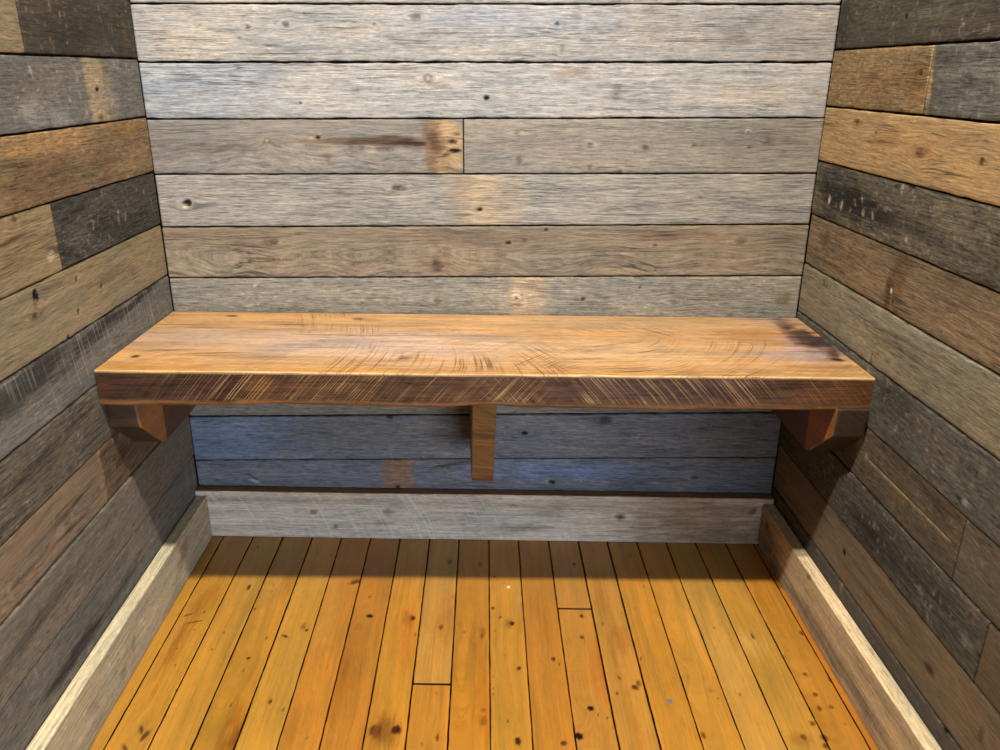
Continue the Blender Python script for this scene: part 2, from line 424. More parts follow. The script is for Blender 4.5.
# ---------------------------------------------------------------- wood colouring of a board
def paint(U, V, base, feats, kf, seed):
    """mix knots, stains, bare strips and painted light tints into the base tone of one board"""
    col = np.empty(U.shape + (3,)); col[:] = lin(base) * kf
    for (u, v, ru, rv, ang, rgb, st, so) in feats:
        ru *= .001; rv *= .001
        R = max(ru, rv) * 2.2
        ca, sa = math.cos(math.radians(ang)), math.sin(math.radians(ang))
        du = U - u; dv = V - v
        a = (du * ca + dv * sa) / ru; b = (-du * sa + dv * ca) / rv
        q = int(abs(u) * 7919 + abs(v) * 104729) % 997
        big = min(1., max(ru, rv) / .02)
        a = a + 1.1 * so * (fbm(U * (.45 / ru) + q, V * (.8 / rv), q, 3) - .5); b = b + .9 * so * (fbm(U * (.4 / ru) - q, V * (.7 / rv), q + 5, 3) - .5)
        nz = fbm(U * (1.2 / ru + 12) + seed, V * (2. / rv + 12), seed * 3 + q, 3) - .5
        nz2 = fbm(U * 18 + seed, V * 420, seed * 3 + 5, 2) - .5
        rr = np.sqrt(a * a + b * b) if max(ru, rv) < .044 or rv < ru else (a ** 4 + b ** 4) ** .25   # bare strips have straight sides
        r = rr + nz * (.5 + .9 * so) + nz2 * 1.5 * so * big
        m = st * (1 - sstep(1 - so, 1 + so, r))
        col += (lin(rgb) * kf - col) * m[..., None]
    return col

def ringv(U, V, feats, cath, wav, seed):
    """coordinate across the grain: bends round the knots, loops in cathedral figure"""
    r = V + wav * (fbm(U * 5, V * 9, seed + 40, 2) - .5)
    for (uc, vc, k) in cath:
        d = np.sqrt((V - vc + .022 * (fbm(U * 9, V * 5, seed + 3, 2) - .5)) ** 2 + (k * (U - uc)) ** 2 + 1e-6)
        r = d + .3 * (r - V) + .45 * (V - vc)
    for (u, v, ru, rv, ang, rgb, st, so) in feats:
        if ru > 11 or rv > 11 or st < .7: continue
        du = U - u; dv = V - v; k = max(ru, rv) * .001
        r = r - np.tanh(dv / (k * .5)) * k * 1.0 * np.exp(-(du / (k * 3.2)) ** 2) * np.exp(-np.abs(dv) / (k * 2.2))
    return r

def board(acc, P, u0, u1, lo, hi, base, feats=(), kf=1., d=0., step=.0025, grain=1., crack=.5, mott=.4, cath=(), wav=.003,
          gap=.0014, wob=.0010, thick=.011, gloss=0., saw=None, holes=True, rnd=.0012, seam=(), endgap=.0006, edgecol=(34, 26, 19), dirty=False):
    """one board: a dense face with softened, slightly ragged edges and a skirt behind it"""
    seed = int(RNG.randint(1, 900))
    nu = max(3, int((u1 - u0) / step)); h = float(np.mean(hi(np.array([u0, u1])) - lo(np.array([u0, u1]))))
    nv = max(4, int(h / step))
    s = np.linspace(0, 1, nu); t = np.linspace(0, 1, nv)
    t = np.concatenate([[0, .008], t[1:-1], [.992, 1]])
    u = u0 + endgap + (u1 - u0 - 2 * endgap) * s
    L = lo(u) + gap + wob * (fbm(u * 38, u * 0 + seed, seed, 3) - .35) * 2
    H = hi(u) - gap - wob * (fbm(u * 38, u * 0 + seed + 9, seed + 2, 3) - .35) * 2
    U = np.broadcast_to(u, (len(t), nu)).copy(); V = L + (H - L) * t[:, None]
    D = d + .0007 * (fbm(U * 9, V * 22, seed + 5, 3) - .5)
    ed = np.minimum(V - L, H - V); eu = np.minimum(U - u0, u1 - U)
    D = D - rnd * np.exp(-ed / .0012) - rnd * .6 * np.exp(-eu / .0012)
    mine = [f for f in feats if u0 - .04 < f[0] < u1 + .04 and float(lo(np.array([f[0]]))[0]) - .001 < f[1] < float(hi(np.array([f[0]]))[0]) + .001]
    col = paint(U, V, base, mine, kf, seed)
    if holes:
        for f in mine:
            if sum(f[5]) < 90 and f[6] > .85 and max(f[2], f[3]) < 14:
                a = (U - f[0]) / (f[2] * .001); b = (V - f[1]) / (f[3] * .001)
                D -= .003 * (1 - sstep(.5, 1.1, np.sqrt(a * a + b * b)))
    for (ua, ub, v, w, rgb) in seam:
        m = (1 - sstep(w * .5, w, np.abs(V - v - .0016 * (fbm(U * 20, U * 0, seed, 2) - .5)))) * sstep(ua - .004, ua + .004, U) * (1 - sstep(ub - .004, ub + .004, U))
        col += (lin(rgb) * kf - col) * m[..., None]; D -= .0012 * m
    g = np.stack([U, ringv(U, V, mine, cath, wav, seed), np.full(U.shape, seed * 1.37)], -1)
    mm = np.broadcast_to(np.array([grain, crack, mott]), U.shape + (3,))
    ss = np.zeros(U.shape + (3,))                      # third value: dirt in the joints, which has no sheen
    ss[[0, 1, -2, -1], :, 2] = 1; ss[:, [0, -1], 2] = 1
    if saw is not None: ss[..., 0], ss[..., 1] = saw(U, V)
    pad = lambda A: np.pad(A, [(1, 1), (1, 1)] + [(0, 0)] * (A.ndim - 2), 'edge')
    U2, V2, D2 = pad(U), pad(V), pad(D)
    k = np.ones(U2.shape, bool); k[1:-1, 1:-1] = False
    D2[k] = d - thick
    col = pad(col); col[k] = lin(edgecol)
    if dirty: col[1, :] = col[-2, :] = lin(edgecol); col[:, 1] = col[:, -2] = lin(edgecol)
    acc.grid(np.stack(P(U2, V2, D2), -1), col=col, g=pad(g), m=pad(mm), s=pad(ss))

def slab(acc, P, u0, u1, v0, v1, d0, d1, rgb=(20, 15, 11)):
    """the dark backing the boards are nailed to (a closed box)"""
    uu = np.array([[u0, u1], [u0, u1]]); vv = np.array([[v0, v0], [v1, v1]]); z = np.zeros((2, 2))
    kw = dict(col=lin(rgb), g=np.array([0., 0, 3]), m=np.zeros(3))
    a = acc.grid(np.stack(P(uu, vv, z + d1), -1), **kw)
    b = acc.grid(np.stack(P(uu, vv, z + d0), -1), **kw)
    for i, j in (((0, 0), (0, 1)), ((0, 1), (1, 1)), ((1, 1), (1, 0)), ((1, 0), (0, 0))):
        acc.f.append(np.array([[b[i], b[j], a[j], a[i]]]))
    acc.f.append(np.array([[b[1, 0], b[1, 1], b[0, 1], b[0, 0]]]))

# ---------------------------------------------------------------- materials
class NT:
    def __init__(s, name):
        s.m = bpy.data.materials.new(name); s.m.use_nodes = True
        s.t = s.m.node_tree; s.t.nodes.clear()
    def n(s, typ, **kw):
        o = s.t.nodes.new(typ)
        for k, v in kw.items(): setattr(o, k, v)
        return o
    def put(s, sock, v):
        if isinstance(v, bpy.types.NodeSocket): s.t.links.new(v, sock)
        else: sock.default_value = v
    def math(s, op, a, b=0., c=0., clamp=False):
        o = s.n('ShaderNodeMath', operation=op, use_clamp=clamp)
        for i, v in enumerate((a, b, c)): s.put(o.inputs[i], v)
        return o.outputs[0]
    def rng(s, v, a, b, c, d, smooth=False):
        o = s.n('ShaderNodeMapRange', interpolation_type='SMOOTHSTEP' if smooth else 'LINEAR', clamp=True)
        for i, x in enumerate((v, a, b, c, d)): s.put(o.inputs[i], x)
        return o.outputs[0]
    def attr(s, name):
        o = s.n('ShaderNodeAttribute', attribute_name=name); return o.outputs['Vector']
    def sep(s, v):
        o = s.n('ShaderNodeSeparateXYZ'); s.put(o.inputs[0], v); return o.outputs
    def vec(s, x, y, z):
        o = s.n('ShaderNodeCombineXYZ')
        for i, q in enumerate((x, y, z)): s.put(o.inputs[i], q)
        return o.outputs[0]
    def noise(s, v, detail=3., rough=.6, dist=0.):
        o = s.n('ShaderNodeTexNoise', noise_dimensions='3D')
        s.put(o.inputs['Vector'], v); o.inputs['Scale'].default_value = 1
        o.inputs['Detail'].default_value = detail; o.inputs['Roughness'].default_value = rough
        o.inputs['Distortion'].default_value = dist
        return o.outputs['Fac']
    def vmath(s, op, a, b=None, scale=None):
        o = s.n('ShaderNodeVectorMath', operation=op)
        s.put(o.inputs[0], a)
        if b is not None: s.put(o.inputs[1], b)
        if scale is not None: s.put(o.inputs['Scale'], scale)
        return o.outputs[0]
    def mix(s, f, a, b):
        o = s.n('ShaderNodeMix', data_type='RGBA')
        s.put(o.inputs['Factor'], f); s.put(o.inputs['A'] if False else o.inputs[6], a); s.put(o.inputs[7], b)
        return o.outputs[2]

def wood(name, fine=(6., 300.), mid=(1.6, 62.), kfine=1.0, kmid=.55, rough=.75, spec=.3, coat=0., bump=.5, fleck=.5, sawf=170., tint=.05, bumpd=.0012, stroke=(.26, .245, .22)):
    N = NT(name)
    g = N.sep(N.attr('g')); m = N.sep(N.attr('m')); sv = N.sep(N.attr('s')); tv = N.sep(N.attr('t'))
    u, r, z = g[0], g[1], g[2]
    M = N.math
    f1 = N.noise(N.vec(M('MULTIPLY', u, fine[0]), M('MULTIPLY', r, fine[1]), z), 5, .76, .2)
    f2 = N.noise(N.vec(M('MULTIPLY', u, mid[0]), M('MULTIPLY', r, mid[1]), M('ADD', z, 7.3)), 4, .6, .35)
    bl = N.noise(N.vec(M('MULTIPLY', u, 5.), M('MULTIPLY', r, 16.), M('ADD', z, 3.1)), 4, .62, .3)
    f1n = N.rng(f1, .31, .69, -1, 1); f2n = N.rng(f2, .3, .7, -1, 1); bln = N.rng(bl, .3, .7, -1, 1)
    # long dark checks along the grain, only here and there
    c1 = N.noise(N.vec(M('MULTIPLY', u, 3.2), M('MULTIPLY', r, 130.), M('ADD', z, 11.)), 3, .55, .5)
    cr = N.rng(M('ABSOLUTE', M('SUBTRACT', c1, .5)), .0, .03, 1, 0, True)
    cm = N.rng(N.noise(N.vec(M('MULTIPLY', u, 7.), M('MULTIPLY', r, 30.), M('ADD', z, 19.)), 2, .5), .46, .62, 0, 1, True)
    cr = M('MULTIPLY', M('MULTIPLY', cr, cm), m[1])
    # dirt and flaky bits, nearly isotropic
    d1 = N.noise(N.vec(M('MULTIPLY', u, 60.), M('MULTIPLY', r, 210.), M('ADD', z, 23.)), 5, .7, .6)
    d1n = N.rng(d1, .3, .7, -1, 1)
    fl = M('MULTIPLY', N.rng(d1, .57, .66, 0, 1, True), M('MULTIPLY', N.rng(bl, .43, .6, 0, 1), m[2]))
    pit = M('MULTIPLY', N.rng(d1, .40, .31, 0, 1, True), M('MULTIPLY', N.rng(f2, .40, .56, 0, 1), m[2]))
    # circular-saw kerf marks
    def saw(ph, amp, off):
        n1 = N.noise(N.vec(M('MULTIPLY', ph, sawf), M('MULTIPLY', u, 5.), M('ADD', M('MULTIPLY', r, 4.), off)), 3, .6, .0)
        n2 = N.noise(N.vec(M('MULTIPLY', u, 12.), M('MULTIPLY', r, 12.), off + 5.), 2, .5, .0)
        ln = N.rng(n1, .53, .62, 0, 1, True)
        return M('MULTIPLY', M('MULTIPLY', ln, N.rng(n2, .34, .56, .2, 1)), amp)
    s1 = saw(sv[0], sv[1], 31.); s2 = saw(tv[0], tv[1], 57.)
    sw = M('ADD', s1, s2)
    k = M('ADD', 1.0, M('MULTIPLY', m[0], M('ADD', M('ADD', M('MULTIPLY', f1n, .30 * kfine), M('MULTIPLY', f2n, .30 * kmid)), M('MULTIPLY', bln, .13))))
    k = M('ADD', k, M('MULTIPLY', M('MULTIPLY', d1n, m[2]), .42))
    k = M('MULTIPLY', k, M('SUBTRACT', 1., M('MULTIPLY', cr, .75)))
    k = M('MULTIPLY', k, M('SUBTRACT', 1., M('MULTIPLY', pit, .6)))
    k = M('MAXIMUM', k, .04)
    base = N.vmath('SCALE', N.attr('col'), scale=k)
    w = M('MULTIPLY', M('ADD', f2n, bln), tint)
    tn = N.vec(M('ADD', 1., w), 1.0, M('SUBTRACT', 1., w))
    base = N.vmath('MULTIPLY', base, tn)
    sp = M('MINIMUM', M('MAXIMUM', sw, 0.), .95); sn = M('MINIMUM', M('MAXIMUM', M('MULTIPLY', sw, -1.), 0.), 1.)
    base = N.vmath('MULTIPLY', base, N.vec(M('SUBTRACT', 1., M('MULTIPLY', sp, .72)), M('SUBTRACT', 1., M('MULTIPLY', sp, .86)), M('SUBTRACT', 1., M('MULTIPLY', sp, .92))))
    base = N.mix(sn, base, tuple(stroke) + (1,))
    base = N.mix(M('MULTIPLY', fl, fleck), base, N.vmath('ADD', N.vmath('SCALE', base, scale=1.5), (.09, .083, .07)))
    b = N.n('ShaderNodeBsdfPrincipled')
    N.put(b.inputs['Base Color'], base)
    N.put(b.inputs['Roughness'], M('ADD', rough, M('MULTIPLY', f1n, .06)))
    cl = M('SUBTRACT', 1., sv[2])
    N.put(b.inputs['Specular IOR Level'], M('MULTIPLY', cl, spec)); N.put(b.inputs['Coat Weight'], M('MULTIPLY', cl, coat)); b.inputs['Coat Roughness'].default_value = .28
    hgt = M('ADD', M('MULTIPLY', f1n, M('MULTIPLY', m[0], .30)), M('MULTIPLY', cr, -.8))
    hgt = M('ADD', hgt, M('MULTIPLY', pit, -.5)); hgt = M('SUBTRACT', hgt, M('MULTIPLY', sw, .35))
    bp = N.n('ShaderNodeBump'); bp.inputs['Strength'].default_value = bump; bp.inputs['Distance'].default_value = bumpd
    N.put(bp.inputs['Height'], hgt); N.put(b.inputs['Normal'], bp.outputs[0])
    o = N.n('ShaderNodeOutputMaterial'); N.t.links.new(b.outputs[0], o.inputs[0])
    return N.m

M_BARN = wood('weathered_barn_board', fine=(30., 430.), mid=(5., 120.), kfine=1.9, kmid=.6, rough=.8, spec=.2, bump=.7)
M_BASE = wood('rough_sawn_baseboard', fine=(9., 240.), rough=.8, spec=.2, bump=.5, kfine=1.3, stroke=(.46, .44, .41))
M_BENCH = wood('oiled_rough_sawn_plank', fine=(7., 240.), mid=(1.4, 50.), kfine=1.1, kmid=.5, rough=.42, spec=.4, coat=.12, bump=.45, sawf=400., fleck=.2, stroke=(.30, .175, .075))
M_FLOOR = wood('varnished_strip_floor', fine=(5., 260.), mid=(1.3, 45.), kfine=.5, kmid=.45, rough=.33, spec=.5, coat=.25, bump=.12, fleck=0., tint=.05)

# ---------------------------------------------------------------- the room
P_back = lambda u, v, d: (u, -d, v)
P_left = lambda u, v, d: (-LA * u + d, u, v)
P_right = lambda u, v, d: (W - RA * u - d, u, v)
P_floor = lambda u, v, d: (v - FK * u, u, d)
const = lambda c: (lambda u: np.full(np.shape(u), float(c)))
slope = lambda a, b: (lambda u: a + (b - a) * np.asarray(u) / W)

def struct(o):
    o['kind'] = 'structure'; return o

KB = np.array((.58, .585, .575)); KL = KR = np.array((.69, .70, .70)); KF = np.array((.69, .70, .70))   # photo tone -> reflectance
def scuffs(key, u0, u1, v0, v1, n, tone, big=1.):
    for _ in range(n):
        a = RNG.uniform(1.2, 3.5) * big; b = a * RNG.uniform(.5, 2.6)
        q = RNG.uniform(.75, 1.15)
        FEATS[key].append((RNG.uniform(u0, u1), RNG.uniform(v0, v1), a, b, RNG.uniform(-35, 35), tuple(min(255, int(c * q)) for c in tone), RNG.uniform(.25, .7), .55))
scuffs('left', -.39, 0, 1.01, 1.10, 60, (126, 116, 98)); scuffs('left', -.6, 0, .905, 1.0, 60, (160, 152, 140)); scuffs('left', -.39, 0, .705, .80, 60, (130, 124, 112)); scuffs('left', -.75, 0, .40, .5, 50, (136, 130, 118)); scuffs('left', -.8, -.1, .31, .39, 50, (150, 138, 120))
scuffs('right', -.6, 0, 1.03, 1.12, 70, (136, 128, 108)); scuffs('right', -.6, -.34, .935, 1.02, 50, (140, 136, 126)); scuffs('right', -.6, 0, .735, .83, 80, (140, 132, 114)); scuffs('right', -.75, -.3, .44, .53, 80, (124, 118, 106)); scuffs('right', -.73, -.2, .245, .33, 70, (140, 134, 122)); scuffs('right', -.73, -.3, .345, .43, 40, (116, 106, 90))

# back wall: rows (left height, right height), boards (x from, x to, tone, grain, cracks, dirt, cathedral loops)
ZL = [2.40, 2.30, 2.20, 2.10, 2.0, 1.9, 1.8, 1.7, 1.6, 1.50, 1.40, 1.30, 1.200, 1.0993, 1.0003, .8992, .7968, .694, .5909, .488, .386, .283, .178, .075, .0]
ZR = [2.40, 2.30, 2.20, 2.10, 2.0, 1.9, 1.8, 1.7, 1.6, 1.50, 1.40, 1.30, 1.202, 1.1039, 1.0073, .9105, .8088, .7111, .6086, .508, .409, .310, .204, .1, .0]
ROWS = [[(0, W, ((160, 152, 142), (150, 144, 136), (138, 130, 120))[k % 3], 1, .5, .5, ())] for k in range(9)] + [
 [(0, W, (160, 152, 142), 1, .5, .5, ())], [(0, .8, (150, 142, 132), 1, .5, .5, ()), (.8, W, (140, 132, 120), 1, .5, .5, ())],
 [(0, W, (165, 156, 145), 1, .5, .5, ())],
 [(0, W, (168, 160, 150), 1, .6, .5, ())],
 [(0, W, (164, 158, 152), .9, .8, .55, ())],
 [(0, W, (168, 163, 158), .95, .8, .5, ())],
 [(0, .603, (140, 131, 122), .9, .5, .3, ((.15, .853, .02),)), (.603, W, (148, 138, 126), .95, .5, .35, ())],
 [(0, W, (158, 150, 140), 1.2, .6, .2, ())],
 [(0, W, (144, 126, 106), 1.0, .9, .3, ((1.02, .65, .022),))],
 [(0, W, (146, 138, 125), .9, .6, .75, ())],
 [(0, W, (140, 130, 118), 1, .5, .5, ())], [(0, W, (132, 126, 118), 1, .5, .5, ())],
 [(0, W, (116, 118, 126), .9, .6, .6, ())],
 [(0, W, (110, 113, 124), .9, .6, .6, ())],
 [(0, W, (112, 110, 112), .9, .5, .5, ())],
]
acc = Acc()
slab(acc, P_back, -.02, W + .02, 0, 2.4, -.03, -.010)
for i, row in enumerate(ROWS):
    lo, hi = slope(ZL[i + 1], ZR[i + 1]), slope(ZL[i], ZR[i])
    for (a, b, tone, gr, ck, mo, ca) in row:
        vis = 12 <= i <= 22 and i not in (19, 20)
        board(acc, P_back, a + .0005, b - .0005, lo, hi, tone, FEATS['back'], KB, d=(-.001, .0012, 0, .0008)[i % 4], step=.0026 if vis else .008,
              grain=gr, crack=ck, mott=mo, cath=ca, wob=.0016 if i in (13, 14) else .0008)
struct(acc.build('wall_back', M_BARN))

# left wall: rows from the top, boards run from the corner towards the viewer
def side_wall(name, P, hs, rows, feats, kf):
    acc = Acc()
    slab(acc, P, NEAR, .0, 0, 2.4, -.03, -.010)
    for i, row in enumerate(rows):
        for (a, b, tone, gr, ck, mo, ca, *sm) in row:
            sw = sm[1] if len(sm) > 1 else None
            board(acc, P, a + .0004, b - .0004, const(hs[i + 1]), const(hs[i]), tone, feats, kf, d=(.0, .0014, -.0008, .0006, .001)[(i * 3 + len(row)) % 5],
                  step=.0026 if i > 11 else .009, grain=gr, crack=ck, mott=mo, cath=ca, wob=.0009, seam=sm[0] if sm else (), saw=sw)
    return struct(acc.build(name, M_BARN))

HL = [2.40, 2.30, 2.20, 2.10, 2.0, 1.9, 1.8, 1.7, 1.6, 1.50, 1.40, 1.305, 1.205, 1.106, 1.0057, .9033, .8022, .7, .5974, .4999, .3951, .2973, .192, .088, 0]
LROWS = [[(NEAR, 0, ((110, 98, 84), (124, 108, 88), (96, 88, 76))[k % 3], 1, .5, .5, ())] for k in range(9)] + [
 [(NEAR, 0, (110, 98, 84), 1, .5, .5, ())], [(NEAR, 0, (100, 92, 82), 1, .5, .5, ())], [(NEAR, 0, (124, 108, 88), 1, .5, .5, ())],
 [(NEAR, 0, (96, 88, 76), 1, .5, .5, ())],
 [(NEAR, -.391, (136, 118, 92), .9, .5, .5, ()), (-.391, 0, (70, 62, 50), .8, .5, .9, ())],
 [(NEAR, 0, (116, 110, 102), .7, .4, .8, ())],
 [(NEAR, 0, (134, 109, 80), .9, .8, .8, ())],
 [(NEAR, -.398, (154, 131, 98), .9, .7, .35, ()), (-.398, 0, (76, 72, 64), 1.2, .9, 1.3, ())],
 [(NEAR, 0, (148, 130, 102), .9, .5, .2, ())],
 [(NEAR, 0, (112, 108, 100), .7, .3, .7, (), (), lambda U, V: (U + .2 * (V - .45), -.45 * sstep(.35, .6, fbm(U * 7, V * 24, 5, 2))))],
 [(NEAR, 0, (104, 94, 80), 1.1, .9, .9, ())],
 [(NEAR, -.394, (142, 119, 96), .8, .6, .2, ((-.42, .335, .06),)), (-.394, 0, (112, 90, 70), .9, .8, .3, ())],
 [(NEAR, 0, (122, 112, 98), .7, .4, .7, ())],
 [(NEAR, 0, (116, 110, 100), .9, .4, .6, (), (), lambda U, V: (U + .1 * V, -.4 * sstep(.4, .65, fbm(U * 7, V * 20, 6, 2))))],
 [(NEAR, 0, (100, 96, 90), .7, .4, .6, ())],
]
side_wall('wall_left', P_left, HL, LROWS, FEATS['left'], KL)

HR = [2.40, 2.30, 2.20, 2.10, 2.0, 1.9, 1.8, 1.7, 1.6, 1.50, 1.41, 1.32, 1.222, 1.125, 1.0278, .9309, .8326, .7322, .6352, .5365, .4345, .336, .238, .134, 0]
RROWS = [[(NEAR, 0, ((100, 92, 82), (96, 88, 76), (128, 110, 88))[k % 3], 1, .5, .5, ())] for k in range(9)] + [
 [(NEAR, 0, (110, 98, 84), 1, .5, .5, ())], [(NEAR, 0, (100, 92, 82), 1, .5, .5, ())], [(NEAR, 0, (124, 108, 88), 1, .5, .5, ())],
 [(NEAR, 0, (96, 88, 76), 1, .5, .5, ())],
 [(NEAR, 0, (76, 70, 58), .8, .5, 1., ())],
 [(NEAR, -.345, (100, 97, 90), 1., .7, .9, ()), (-.345, 0, (136, 112, 80), .9, .7, 1.1, ())],
 [(NEAR, 0, (172, 140, 98), .9, .9, .35, ())],
 [(NEAR, 0, (96, 88, 74), 1.2, 1., 1.2, ())],
 [(NEAR, 0, (128, 108, 84), 1.1, .8, .6, ())],
 [(NEAR, 0, (138, 126, 104), 1., .7, .5, ())],
 [(NEAR, 0, (94, 90, 81), .9, .4, 1.2, ())],
 [(NEAR, -.64, (104, 94, 78), .8, .4, .8, ()), (-.64, 0, (96, 84, 68), .8, .4, .9, (), ((-.62, -.365, .3855, .0016, (190, 160, 116)),))],
 [(NEAR, -.729, (104, 88, 70), .6, .4, .5, ()), (-.729, 0, (84, 80, 73), 1., .6, 1.2, ())],
 [(NEAR, 0, (122, 105, 84), .8, .6, .25, ())],
 [(NEAR, 0, (88, 82, 74), .7, .5, .6, ())],
]
side_wall('wall_right', P_right, HR, RROWS, FEATS['right'], KR)

# floor: narrow maple strips with many small flecks
for _ in range(95):
    q = RNG.uniform(1.6, 5.0) * (1 if RNG.rand() < .8 else 1.5); dk = RNG.uniform(.5, 1)
    FEATS['floor'].append((RNG.uniform(-.75, 0), RNG.uniform(-.02, W + .02), q, q * RNG.uniform(.22, .5), RNG.uniform(-12, 12), (int(120 - 60 * dk), int(66 - 36 * dk), int(20 - 10 * dk)), RNG.uniform(.5, .95), .5))
for _ in range(26):
    q = RNG.uniform(40, 120)
    FEATS['floor'].append((RNG.uniform(-.75, 0), RNG.uniform(0, W), q, RNG.uniform(5, 16), 0, ((168, 98, 24), (150, 88, 24), (214, 160, 72))[_ % 3], RNG.uniform(.25, .55), .85))
acc = Acc()
slab(acc, P_floor, NEAR, .0, -.01, W + .01, -.03, -.006, (16, 9, 4))
edges = [-.012, .0515, .1195, .186, .2535, .319, .385, .452, .5185, .585, .652, .7185, .7865, .853, .9185, .985, 1.050, 1.116, 1.183, 1.246, 1.295]
FT = [(192, 135, 45), (194, 136, 46), (195, 139, 51), (192, 134, 45), (196, 141, 52), (192, 127, 44), (188, 123, 42), (195, 134, 45), (188, 136, 59), (189, 127, 41),
      (195, 135, 46), (188, 124, 43), (190, 129, 50), (192, 134, 54), (194, 133, 46), (196, 136, 51), (198, 144, 63), (195, 141, 56), (193, 129, 43), (184, 114, 36)]
for i in range(20):
    cuts = [(NEAR, 0.002)]
    if i == 8: cuts = [(NEAR, -.482), (-.482, 0.002)]
    if i == 12: cuts = [(NEAR, -.268), (-.268, 0.002)]
    for j, (a, b) in enumerate(cuts):
        tone = FT[i]
        if i == 8 and j == 0: tone = (194, 130, 44)
        if i == 12 and j == 1: tone = (190, 130, 52)
        wide = {3: .0018, 8: .0015, 13: .0021}.get(i, .0010)
        board(acc, P_floor, a, b, const(edges[i]), const(edges[i + 1]), tone, FEATS['floor'], KF, d=0, step=.0024, grain=.9, crack=.12, mott=.2,
              gap=wide * .8, wob=.0006, thick=.006, wav=.012, rnd=.0008, holes=False, endgap=.0014, edgecol=(26, 13, 5), dirty=True,
              cath=((RNG.uniform(-.6, -.1), edges[i] + .03, .05),) if i % 3 == 0 else ())
    board(acc, P_floor, -3.4, NEAR, const(edges[i]), const(edges[i + 1]), FT[i], (), KF, d=0, step=.01, grain=.9, crack=.12, mott=.3, gap=.0009, wob=.0003, thick=.006, rnd=.0008, edgecol=(26, 13, 5))
slab(acc, P_floor, -3.4, NEAR, -.01, W + .01, -.03, -.006, (16, 9, 4))
struct(acc.build('floor', M_FLOOR))

# plain painted ceiling over the nook, the lamps hang just under it
N = NT('painted_ceiling'); _b = N.n('ShaderNodeBsdfPrincipled'); _o = N.n('ShaderNodeOutputMaterial'); N.t.links.new(_b.outputs[0], _o.inputs[0])
_t = N.n('ShaderNodeTexCoord')
N.put(_b.inputs['Base Color'], N.mix(N.noise(N.vmath('SCALE', _t.outputs['Object'], scale=9.), 4), (.34, .32, .29, 1), (.40, .38, .35, 1))); _b.inputs['Roughness'].default_value = .9
bm = bmesh.new(); bmesh.ops.create_cube(bm, size=1)
bmesh.ops.transform(bm, matrix=Matrix.Translation((W / 2, -1.7, 2.44)) @ Matrix.Diagonal((2.2, 3.5, .07, 1)), verts=bm.verts)
bmesh.ops.bevel(bm, geom=bm.edges[:], offset=.004, segments=2, affect='EDGES')
me = bpy.data.meshes.new('ceiling'); bm.to_mesh(me); bm.free(); me.materials.append(N.m)
ceil = bpy.data.objects.new('ceiling', me); COL.objects.link(ceil); struct(ceil)

# ---------------------------------------------------------------- long timbers: a cross-section swept along an axis
def timber(acc, prof, s, place, col, gfun, m=(1, .4, .3), sfun=None, tfun=None, split=None):
    """prof: (k,2) closed outline in order; s: stations along; place(s, a, b) -> xyz arrays"""
    k = len(prof)
    A = prof[:, 0][:, None] + 0 * s; B = prof[:, 1][:, None] + 0 * s; S = 0 * A + s
    xyz = np.stack(place(S, A, B), -1)
    arc = np.concatenate([[0], np.cumsum(np.linalg.norm(np.diff(prof, axis=0), axis=1))])[:, None] + 0 * s
    c = col(S, A, B, arc)
    g = gfun(S, A, B, arc)
    ss = sfun(S, A, B, arc) if sfun else np.zeros(3)
    tt = tfun(S, A, B, arc) if tfun else np.zeros(3)
    idx = acc.grid(xyz, wrap=True, col=c, g=g, m=np.array(m, float), s=ss, t=tt)
    # closed ends with their own vertices
    for e, rev in ((0, True), (-1, False)):
        ring = acc.grid(xyz[:, [e]], col=c[:, [e]], g=np.stack([A[:, [e]] * 3, B[:, [e]] + A[:, [e]] * .3, 0 * A[:, [e]] + 5], -1), m=np.array(m, float))[:, 0]
        if split is None: acc.cap(ring[::-1] if rev else ring)
    if split is None: return
    # side faces in two tones: lighter in front of the cut, darker behind
    cut, tone_f, tone_r = split
    lo = [i for i in range(k) if prof[i, 1] < prof[:, 1].mean() and prof[i, 0] < cut]; i0 = max(lo, key=lambda i: prof[i, 0])
    hi = [i for i in range(k) if prof[i, 1] > prof[:, 1].mean() and prof[i, 0] < cut]; i1 = max(hi, key=lambda i: prof[i, 0])
    fr = list(range(i0, i1 + 1)); rr = [i for i in range(k) if i <= i0 or i >= i1]
    for e in (0, -1):
        for part, tone in ((fr, tone_f), (rr, tone_r)):
            q = xyz[part][:, [e]]
            ring = acc.grid(q, col=lin(tone) * .62, g=np.stack([A[part][:, [e]], B[part][:, [e]], 0 * A[part][:, [e]] + 5], -1), m=np.array(m, float))[:, 0]
            acc.cap(ring)

def outline(pts, step, r=.003):
    """polygon corners -> rounded, densely sampled closed outline"""
    out = []
    n = len(pts)
    for i in range(n):
        p = np.array(pts[i], float); a = np.array(pts[i - 1], float); b = np.array(pts[(i + 1) % n], float)
        st = step[i] if isinstance(step, (list, tuple)) else step
        ua = (a - p) / np.linalg.norm(a - p); ub = (b - p) / np.linalg.norm(b - p)
        for t in (0, .33, .67, 1):
            q = p + ua * r * (1 - t) ** 2 + ub * r * t ** 2
            out.append(q)
        m = max(1, int((np.linalg.norm(b - p) - 2 * r) / st))
        for j in range(1, m): out.append(p + ub * (r + (np.linalg.norm(b - p) - 2 * r) * j / m))
    return np.array(out)

